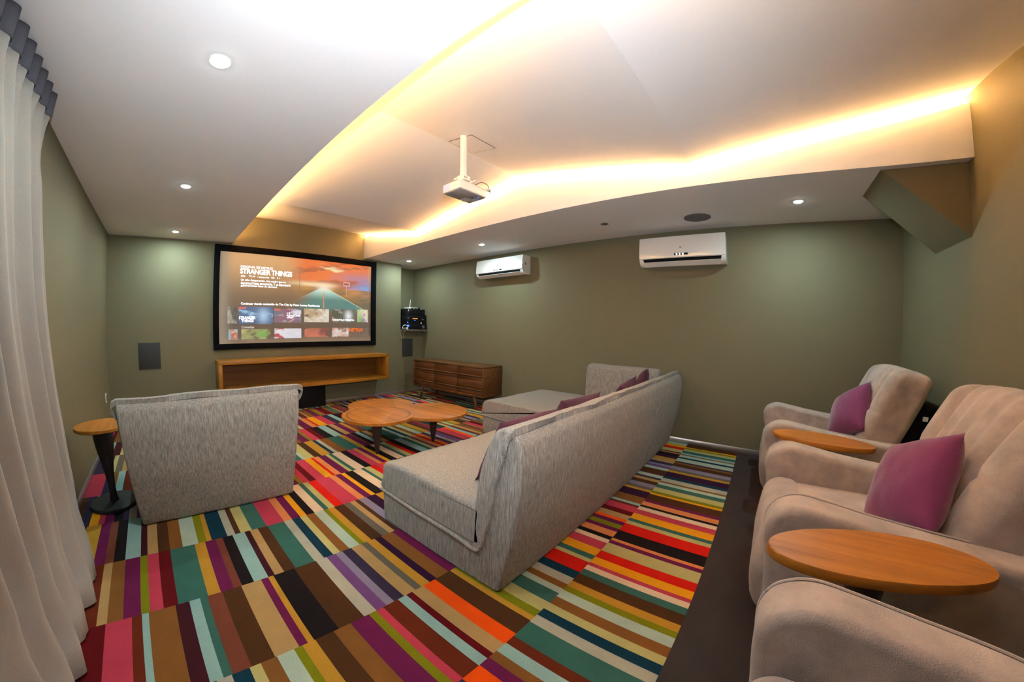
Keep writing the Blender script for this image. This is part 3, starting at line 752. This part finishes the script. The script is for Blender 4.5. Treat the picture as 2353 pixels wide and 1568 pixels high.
# ------------------------------------------------------------------ air conditioners
def aircon(y0, y1, z0, z1, label):
    ym = (y0+y1)/2
    t = thing('air_conditioner', label, 'air conditioner', (XR, ym, z0), 'wall-mounted split air conditioners')
    d = .205; h = z1-z0
    prof = rnd_poly([(XR-.001, z0+.012), (XR-.001, z1), (XR-d*.86, z1), (XR-d*.98, z0+h*.25), (XR-d*.86, z0+h*.09), (XR-d*.6, z0)], [.003, .01, .02, .02, .03, .04], 4)
    bm = bmesh.new()
    for yy in (y0, y1): pass
    a = [bm.verts.new((x, y0, z)) for x, z in prof]; b = [bm.verts.new((x, y1, z)) for x, z in prof]
    n = len(prof); bm.faces.new(a); bm.faces.new(b[::-1])
    for i in range(n): bm.faces.new((a[i], b[i], b[(i+1) % n], a[(i+1) % n]))
    obj('housing', bm, m_white, t)
    # glossy front panel, slightly bowed
    bm = bmesh.new(); ny, nz = 24, 10; g = []
    for i in range(ny+1):
        r_ = []
        for j in range(nz+1):
            u = i/ny; v = j/nz
            x = XR-d*(.995-.12*v**1.5)-.006-.004*math.sin(PI*v)+.0016*math.sin(u*9+v*4)*math.sin(PI*u)
            r_.append(bm.verts.new((x, y0+.002+(y1-y0-.004)*u, z0+h*.27+h*.725*v)))
        g.append(r_)
    for i in range(ny):
        for j in range(nz): bm.faces.new((g[i][j], g[i][j+1], g[i+1][j+1], g[i+1][j]))
    r_ = bmesh.ops.extrude_face_region(bm, geom=bm.faces[:]); bmesh.ops.translate(bm, verts=[v for v in r_['geom'] if isinstance(v, bmesh.types.BMVert)], vec=(.012, 0, 0))
    obj('front_panel', bm, mat('gloss_white', (.72, .70, .68), .07, coat=1), t)
    # outlet slot and louvre
    bm = bmesh.new()
    v = [bm.verts.new(p) for p in ((XR-d*.995, y0+.045, z0+h*.245), (XR-d*.995, y1-.045, z0+h*.245), (XR-d*.74, y1-.06, z0+h*.03), (XR-d*.74, y0+.06, z0+h*.03))]
    bm.faces.new(v); r_ = bmesh.ops.extrude_face_region(bm, geom=bm.faces[:]); bmesh.ops.translate(bm, verts=[q for q in r_['geom'] if isinstance(q, bmesh.types.BMVert)], vec=(-.002, 0, -.003))
    obj('air_outlet', bm, m_black, t, False)
    bm = bmesh.new()
    v = [bm.verts.new(p) for p in ((XR-d*.97-.004, y0+.05, z0+h*.135), (XR-d*.97-.004, y1-.05, z0+h*.135), (XR-d*.72, y1-.055, z0+h*.005), (XR-d*.72, y0+.055, z0+h*.005))]
    bm.faces.new(v); r_ = bmesh.ops.extrude_face_region(bm, geom=bm.faces[:]); bmesh.ops.translate(bm, verts=[q for q in r_['geom'] if isinstance(q, bmesh.types.BMVert)], vec=(-.005, 0, -.004))
    obj('louvre', bm, m_white, t, False)
    xf = XR-d*.99-.009
    bm = bmesh.new(); box(bm, xf-.003, xf, ym-.075, ym+.075, z0+h*.325, z0+h*.39); dsp = obj('display', bm, m_black, t, False)
    for k in (-.034, 0, .034):
        bm = bmesh.new(); cyl(bm, (xf-.0055, ym+k+.012, z0+h*.357), .0085, .003, 14, 'x'); obj('indicator_light', bm, m_wled, dsp)
    bm = bmesh.new()
    for a_, b_, c_, d_ in ((0, .012, .012, .016), (.008, .012, .004, .012), (0, .008, 0, .004), (-.012, -.008, -.002, .002)): box(bm, xf-.001, xf+.004, ym+a_, ym+b_, z0+h*.56+c_, z0+h*.56+d_)
    obj('maker_mark', bm, mat('mark_gray', (.1, .08, .08), .5), t, False)
    bm = bmesh.new(); box(bm, XR-.14, XR-.115, y0-.001, y0+.001, z0+h*.5, z0+h*.62); 
    obj('side_label', bm, mat('mark_gray', (.1, .08, .08), .5), t, False)
    return t
aircon(2.885, 3.765, 2.02, 2.297, 'white air conditioner on the right wall, farther one above the sideboard')
aircon(.31, 1.25, 1.975, 2.30, 'white air conditioner on the right wall, nearer one with warm light reflections')

# ------------------------------------------------------------------ modular sofa
# side profile in (y,z) measured from the back edge of a module; front is +y
SEATP = [(.13, .205), (.13, .30), (.13, .40), (.20, .418), (.5, .425), (.80, .42), (.905, .405), (.942, .375), (.955, .30), (.957, .212), (.62, .202), (.31, .200)]
BACKP = [(.150, .185), (.115, .20), (.082, .30), (.056, .42), (.036, .565), (.016, .65), (-.006, .73), (-.02, .79), (.005, .812), (.05, .80), (.085, .755), (.115, .68), (.14, .60), (.158, .50), (.168, .42), (.172, .30), (.170, .20)]
BASEP = [(.02, .0), (.945, .0), (.95, .11), (.95, .225), (.62, .225), (.31, .225), (.06, .225)]
SHELLP = [(.0, .0), (.15, .0), (.15, .20), (.115, .32), (.09, .44), (.068, .58), (.045, .68), (.02, .76), (-.005, .80), (-.035, .797), (-.068, .765), (-.082, .63), (-.062, .35), (-.03, .17)]
PIPE = [(.957, .212), (.62, .202), (.31, .200), (.17, .182), (.125, .20), (.095, .30), (.07, .42), (.05, .565), (.03, .65), (.0, .715)]
def module(t, x0, x1, yb, seed, ends=(True, True), name_back=True, depth=None, rot=None):
    """one sofa module: back edge at y=yb, seat towards +y"""
    def fit(bm):
        for v in bm.verts:
            v.co.y += yb
            if rot: v.co = rot(v.co)
        return bm
    def sm(P): return [(p[0], p[1]) for p in smooth_path([(a, b, 0) for a, b in P], 4, True)]
    def rd(P, r): return [(p[0], p[1]) for p in rnd_poly(P, [.03, .03]+[r]*(len(P)-2), 4)]
    nx = max(10, int((x1-x0)/.05))
    obj('base_cover', fit(slab_x(rd(BASEP, .03), x0+.004, x1-.004, .012, nx, seed, .004)), m_sofa, t, True, 60)
    obj('back_cover', fit(slab_x(rd(SHELLP, .04), x0+.003, x1-.003, .012, nx, seed+2, .005)), m_sofa, t, True, 60)
    obj('seat_cushion', fit(slab_x(sm(SEATP), x0, x1, .026, nx, seed+5, .007, 5, 7)), m_sofa, t, True, 60)
    obj('backrest', fit(slab_x(sm(BACKP), x0, x1, .013, nx, seed+6, .006, 5, 7)), m_sofa, t, True, 60)
    f = rngnoise(seed+9)
    for x, s, on in ((x0, -1, ends[0]), (x1, 1, ends[1])):
        if not on: continue
        pts = [(x+s*.002+.006*f((0, a*3, b*3), 6), a+.004*f((1, a, b), 20), b+.004*f((a, 2, b), 20)) for a, b, _ in smooth_path([(a, b, 0) for a, b in PIPE], 5)]
        bm = bmesh.new(); tube(bm, pts, .0105, 8); obj('piping', fit(bm), m_sofa, t)
    # wavy flap along the top edge of the back
    bm = bmesh.new(); prev = None; n = int((x1-x0)/.012)
    la = [(x0-.010, .004, .715), (x0-.022, -.006, .735), (x0-.030, -.014, .765), (x0-.022, -.02, .792)] if ends[0] else [(x0+.004, -.02, .79)]*4
    ra = [(x1+.022, -.02, .792), (x1+.030, -.014, .765), (x1+.022, -.006, .735), (x1+.010, .004, .715)] if ends[1] else [(x1-.004, -.02, .79)]*4
    path = la+[(x0+.004+(x1-x0-.008)*i/n, -.022, .806) for i in range(n+1)]+ra
    rr = []
    for i, (x, y, z) in enumerate(path):
        wv = .016*f((x, 0, 0), 16)+.006*f((x, 1, 0), 50)
        sag = .010*f((x, 5, 0), 9)
        k = 1 if 3 < i < len(path)-4 else .6
        rr.append([bm.verts.new(p) for p in ((x, y-.004-.012*k, z+sag-.012), (x, y-.010+wv*k-.008, z+.020+sag), (x, y+.006+wv*k, z+.025+sag), (x, y+.014, z+sag-.004))])
    for a, b in zip(rr, rr[1:]):
        for i in range(4): bm.faces.new((a[i], a[(i+1) % 4], b[(i+1) % 4], b[i]))
    bm.faces.new(rr[0]); bm.faces.new(rr[-1][::-1])
    bmesh.ops.recalc_face_normals(bm, faces=bm.faces[:])
    obj('top_flange', fit(bm), m_sofa, t)
YS = .835
t = thing('sofa_section', 'long heather gray sofa section with loose slipcover, nearest and longest of the corner sofa', 'sofa', (2.15, 1.3, 0), 'sections of the corner sofa')
module(t, 1.114, 3.197, YS, 11, ends=(True, False))
t = thing('sofa_section', 'heather gray corner section of the sofa against the right wall', 'sofa', (3.72, 1.3, 0), 'sections of the corner sofa')
# corner piece: base, seat, back behind it and back along the wall
module(t, 3.203, 4.255, YS, 23, ends=(False, True))
prof = [(p[0], p[1]) for p in smooth_path([(.0, .40, 0), (.0, .60, 0), (.02, .76, 0), (.05, .812, 0), (.12, .835, 0), (.19, .82, 0), (.225, .76, 0), (.235, .60, 0), (.235, .40, 0)], 4, False)]
bm = slab_x(prof, .98, 1.86, .04, 18, 31, .008, 5, 7)
for v in bm.verts: x, y, z = v.co; v.co = (4.275-.235+y-.0+(-.035 if z > .6 else 0)*(z-.6)*2, x, z)
obj('side_backrest', bm, m_sofa, t, True, 60)
# ottoman / chaise
t = thing('chaise_ottoman', 'wide heather gray ottoman at the end of the corner sofa near the sideboard', 'ottoman', (3.66, 2.26, 0))
pr = rnd_poly([(1.80, .0), (2.665, .0), (2.67, .225), (1.80, .225)], .03, 4); obj('base_cover', slab_x([(p[0], p[1]) for p in pr], 3.065, 4.255, .012, 16, 41, .004), m_sofa, t, True, 60)
pr = smooth_path([(1.80, .21, 0), (1.80, .34, 0), (1.815, .385, 0), (1.86, .40, 0), (2.2, .405, 0), (2.55, .40, 0), (2.63, .385, 0), (2.668, .345, 0), (2.675, .27, 0), (2.675, .212, 0), (2.3, .208, 0), (2.0, .208, 0)], 4, True)
obj('seat_cushion', slab_x([(p[0], p[1]) for p in pr], 3.06, 4.26, .02, 20, 43, .007, 5, 7), m_sofa, t, True, 60)
bm = bmesh.new(); tube(bm, smooth_path([(4.24, 2.682, .212), (3.7, 2.685, .208), (3.2, 2.683, .210), (3.08, 2.675, .211), (3.056, 2.64, .216), (3.056, 2.3, .208), (3.056, 1.84, .216)], 6), .0115, 8); obj('piping', bm, m_sofa, t)
# single chair seen from behind
t = thing('slipper_chair', 'single armless heather gray chair seen from behind at the left', 'armchair', (.24, 2.9, 0))
def flare(p):
    k = max(0, p.z)/.8
    return Vector((.24+(p.x-.24)*(1+.10*k)+.02*k, p.y-.02*k, p.z))
module(t, -.285, .765, 2.475, 57, rot=flare)
for ch in t.children: pass

# ------------------------------------------------------------------ pillows
def pillow(name, label, m, loc, nrm, upv, spin, s=.42, th=.13, seed=1, group=None, asp=1.0):
    o = tag(obj(name, pillow_bm(s, th, seed, asp=asp), m, None, True, 0), label, 'pillow', group); place(o, loc, nrm, upv, spin); return o
gp = 'dark purple pillows on the corner sofa'
pillow('throw_pillow', 'dark aubergine pillow lying against the sofa back, nearest the camera', m_pillow_dark, (1.60, 1.10, .59), (0, .92, .39), (0, -.39, .92), .03, .60, .14, 2, gp, .62)
pillow('throw_pillow', 'dark aubergine pillow on the middle of the long sofa back', m_pillow_dark, (2.20, 1.085, .595), (.02, .95, .3), (0, -.3, .95), .02, .60, .14, 3, gp, .68)
pillow('throw_pillow', 'dark aubergine pillow near the corner, leaning on the long sofa back', m_pillow_dark, (3.10, 1.06, .625), (-.05, .95, .3), (0, -.3, .95), -.1, .46, .12, 4, gp, .85)
pillow('throw_pillow', 'dark aubergine pillow tucked in the sofa corner by the wall', m_pillow_dark, (3.68, 1.08, .65), (-.2, .92, .3), (0, -.3, .95), .12, .46, .12, 5, gp)

# ------------------------------------------------------------------ coffee table: three overlapping discs
t = thing('coffee_table', 'low wooden coffee table made of three overlapping discs on tapered dark legs', 'coffee table', (2.1, 3.0, 0))
CT = [(1.837, 2.98), (2.37, 2.763), (2.08, 3.321)]; RT = .365; ZT = .36
def union_outline(cs, r, n=360):
    cx = sum(c[0] for c in cs)/3; cy = sum(c[1] for c in cs)/3; out = []
    for i in range(n):
        a = 2*PI*i/n; d = (math.cos(a), math.sin(a)); best = 0
        for c in cs:
            ox, oy = c[0]-cx, c[1]-cy; bq = ox*d[0]+oy*d[1]; disc = bq*bq-(ox*ox+oy*oy-r*r)
            if disc >= 0: best = max(best, bq+math.sqrt(disc))
        out.append((cx+d[0]*best, cy+d[1]*best))
    return out
ol = union_outline(CT, RT)
bm = bmesh.new(); lvl = []
gc = (sum(c[0] for c in CT)/3, sum(c[1] for c in CT)/3)
for z, ins in ((ZT-.032, .006), (ZT-.028, 0), (ZT-.003, 0), (ZT, .004)):
    lvl.append([bm.verts.new((gc[0]+(x-gc[0])*(1-ins/.5), gc[1]+(y-gc[1])*(1-ins/.5), z)) for x, y in ol])
for a, b in zip(lvl, lvl[1:]):
    for i in range(len(ol)): j = (i+1) % len(ol); bm.faces.new((a[i], a[j], b[j], b[i]))
cb = bm.verts.new((*gc, ZT-.032)); ctp = bm.verts.new((*gc, ZT))
for i in range(len(ol)):
    j = (i+1) % len(ol); bm.faces.new((lvl[-1][i], lvl[-1][j], ctp)); bm.faces.new((lvl[0][j], lvl[0][i], cb))
obj('tabletop', bm, m_wood, t)
bm = bmesh.new(); c = CT[0]; rr = .315
lathe(bm, (c[0], c[1], ZT), [(rr-.005, .0003), (rr, .0014), (rr+.005, .0003)], 90)
bm.faces.ensure_lookup_table()
for f in [f for f in bm.faces if len(f.verts) > 8]: bm.faces.remove(f)
obj('inlay_ring', bm, mat('inlay_dark', (.05, .02, .006), .5), t)
for lx, ly in ((1.735, 2.85), (2.40, 2.79), (2.12, 3.42)):
    bm = bmesh.new(); lathe(bm, (lx, ly, 0.001), [(.014, 0), (.016, .004), (.058, ZT-.034)], 28); obj('leg', bm, m_darkleg, t)

# ------------------------------------------------------------------ small round side table
t = thing('side_table', 'small round wooden side table on a black turned pedestal beside the left chair', 'side table', (-.49, 2.92, 0))
bm = bmesh.new(); lathe(bm, (-.49, 2.92, 0), [(.185, .560), (.19, .564), (.19, .582), (.187, .586)], 64); obj('tabletop', bm, m_wood, t)
bm = bmesh.new(); lathe(bm, (-.49, 2.92, 0), [(.034, .03), (.026, .07), (.024, .13), (.030, .22), (.046, .33), (.062, .42), (.070, .49), (.072, .562)], 40); obj('pedestal', bm, m_darkleg, t)
bm = bmesh.new(); lathe(bm, (-.49, 2.92, 0.001), [(.172, 0), (.175, .004), (.175, .024), (.168, .030), (.03, .034)], 56); obj('base', bm, m_darkmetal, t)

# ------------------------------------------------------------------ recliners
def recliner(cx, label):
    t = thing('recliner', label, 'recliner', (cx, -.75, 0), 'taupe recliners along the back wall')
    ARM = [(-.235, .02), (-.205, .20), (-.17, .36), (-.135, .50), (-.14, .565), (-.175, .61), (-.25, .635), (-.36, .625), (-.55, .60), (-.8, .58), (-1.05, .57), (-1.22, .56), (-1.27, .45), (-1.27, .02)]
    pr = [(p[0], p[1]) for p in smooth_path([(a, b, 0) for a, b in ARM], 4, False)]
    for s in (-1, 1):
        x0, x1 = (cx-.51, cx-.35) if s < 0 else (cx+.35, cx+.51)
        a_ = obj('armrest', slab_x(pr, x0, x1, .030, 8, 61+s, .006, 7, 8), m_suede, t, True, 70)
        for xe in (x1-.008,):
            pp = [(xe, y, z) for y, z in pr if z > .06 and y > -1.2]
            bm = bmesh.new(); tube(bm, [(x, y-.003 if y > -.2 else y, z-.004) for x, y, z in pp], .0045, 6); obj('seam', bm, m_suede_pipe, a_)
    def fs(p): return Vector((cx+p.x, -.56+p.y, .36+p.z+.012*math.cos(p.x*5)))
    obj('seat_cushion', rbox(.71, .62, .19, .055, 12, fs), m_suede, t, True, 0)
    def ff(p):
        q = p.z; return Vector((cx+p.x*1.0, -.265+p.y+.03*math.cos(q*4.5)-(.0 if q > -.05 else (-.05-q)*.25), .25+q))
    obj('footrest', rbox(.71, .20, .46, .085, 14, ff), m_suede, t, True, 0)
    def fb(p):
        u = p.x/.37; v = (p.z+.37)/.74
        g = .050*math.exp(-((abs(p.x)-.20)/.024)**2)+.020*math.exp(-(p.x/.035)**2)+.016*math.exp(-((abs(p.x)-.10)/.03)**2)
        g += .014*math.exp(-((p.z-.03)/.014)**2)
        bul = .05*math.sin(PI*min(max(v, 0), 1)*.9)*(1-.3*u*u)
        y = p.y+(bul-g if p.y > 0 else 0)
        z = p.z-.028*u*u*max(0, v)
        a = .36
        return Vector((cx+p.x, -1.03+y*math.cos(a)-z*math.sin(a)*1.0, .72+z*math.cos(a)+y*math.sin(a)*.6))
    obj('backrest', rbox(.74, .27, .74, .075, 40, fb), m_suede, t, True, 0)
    bm = bmesh.new(); pr2 = rnd_poly([(-.98, .30), (-1.14, .30), (-1.33, .70), (-1.33, .82), (-1.20, .80)], .03, 3)
    obj('back_shell', slab_x([(p[0], p[1]) for p in pr2], cx-.33, cx+.33, .02, 6, 3, .0), m_blackmat, t)
    obj('frame', bbox(cx-.35, cx+.35, -1.15, -.38, .03, .30, .01), m_blackmat, t)
    bm = bmesh.new(); box(bm, cx-.372, cx-.36, -1.235, -1.205, .74, .77); lab(obj('care_tag', bm, m_white, t, False), 'white care tag')
    return t
recliner(.52, 'taupe suede recliner nearest the camera, only its armrest in view')
recliner(1.99, 'taupe suede recliner with a magenta pillow, middle one of the row')
recliner(3.51, 'taupe suede recliner farthest along the row, by the right wall')
pillow('throw_pillow', 'bright magenta pillow on the middle recliner', m_pillow, (1.90, -.73, .66), (-.15, .85, .35), (.0, -.35, .9), .50, .42, .20, 8, 'magenta pillows on the recliners')
pillow('throw_pillow', 'bright magenta pillow on the far recliner by the right wall', m_pillow, (3.42, -.78, .70), (-.25, .85, .35), (0, -.35, .9), .62, .41, .20, 9, 'magenta pillows on the recliners')
def oval_table(cx, cy, a, b, rot, label):
    t = thing('oval_table', label, 'side table', (cx, cy, 0), 'oval side tables between the recliners')
    bm = bmesh.new(); lv = []
    for z, k in ((.578, .985), (.584, 1), (.606, 1), (.61, .99)):
        lv.append([bm.verts.new((cx+a*k*math.cos(q)*math.cos(rot)-b*k*math.sin(q)*math.sin(rot), cy+a*k*math.cos(q)*math.sin(rot)+b*k*math.sin(q)*math.cos(rot), z)) for q in [2*PI*i/96 for i in range(96)]])
    for p, q in zip(lv, lv[1:]):
        for i in range(96): j = (i+1) % 96; bm.faces.new((p[i], p[j], q[j], q[i]))
    bm.faces.new(lv[0][::-1]); bm.faces.new(lv[-1]); obj('tabletop', bm, m_wood, t)
    bm = bmesh.new(); lathe(bm, (cx, cy, 0), [(.05, .02), (.055, .578)], 28); obj('pedestal', bm, m_darkleg, t)
    bm = bmesh.new(); lathe(bm, (cx, cy, 0.001), [(.15, 0), (.15, .018), (.05, .024)], 40); obj('base', bm, m_darkmetal, t)
    return t
oval_table(1.30, -.462, .148, .345, .30, 'oval wooden table on a dark pedestal between the near and middle recliners')
oval_table(2.80, -.50, .165, .325, -.15, 'oval wooden table on a dark pedestal between the middle and far recliners')

# ------------------------------------------------------------------ curtain
t = thing('curtain', 'long gray curtain with pleated heading hanging at the left wall', 'curtain', (XL+.08, .9, 0))
f = rngnoise(77)
def curtain_part(za, zb, nz, y1t, y1b, head):
    bm = bmesh.new(); ny = 700; rows_ = []
    for j in range(nz+1):
        k = j/nz; z = za+(zb-za)*k; zz = z/2.38
        yend = 2.15 if head else float(np.interp(z, [0, .1, .42, .7, 1.07, 1.6, 1.9, 2.2, 2.4], [2.05, 2.22, 2.40, 2.44, 2.42, 2.33, 2.24, 2.14, 2.16])); y0_ = -1.2
        row = []
        for i in range(ny+1):
            u = i/ny; y = y0_+(yend-y0_)*u
            s = u*(2.15+1.2)
            if head:
                ph = s/.095*2*PI; x = .030*(math.copysign(abs(math.sin(ph))**.6, math.sin(ph)))*(.75+.25*k)+.004
            else:
                amp = .026+.028*(1-zz)**1.5; ph = s/.20*2*PI
                top = max(0, 1-(2.26-z)/.35)
                x = amp*math.sin(ph+.5*math.sin(s*5+1)+.3*f((s, z, 0), 3))*(1-top)+top*(.022*math.sin(s/.095*2*PI))+.012*math.sin(ph*2.3+1)*(1-top)
            x0_ = XL+.080+.060*max(0, 1-zz)**1.5+(.05*max(0, .3-z)/.3)
            row.append(bm.verts.new((x0_+x, y, z)))
        rows_.append(row)
    for a, b in zip(rows_, rows_[1:]):
        for i in range(ny): bm.faces.new((a[i], a[i+1], b[i+1], b[i]))
    return bm
o = obj('drape', curtain_part(.012, 2.262, 34, 2.16, 1.90, False), m_curtain, t, True, 0)
md = o.modifiers.new('thickness', 'SOLIDIFY'); md.thickness = .004
o = obj('pleated_heading', curtain_part(2.258, 2.385, 4, 2.165, 2.15, True), mat('gray_heading', (.085, .08, .095), .9, noise=(300, .08)), t, True, 0)
md = o.modifiers.new('thickness', 'SOLIDIFY'); md.thickness = .004
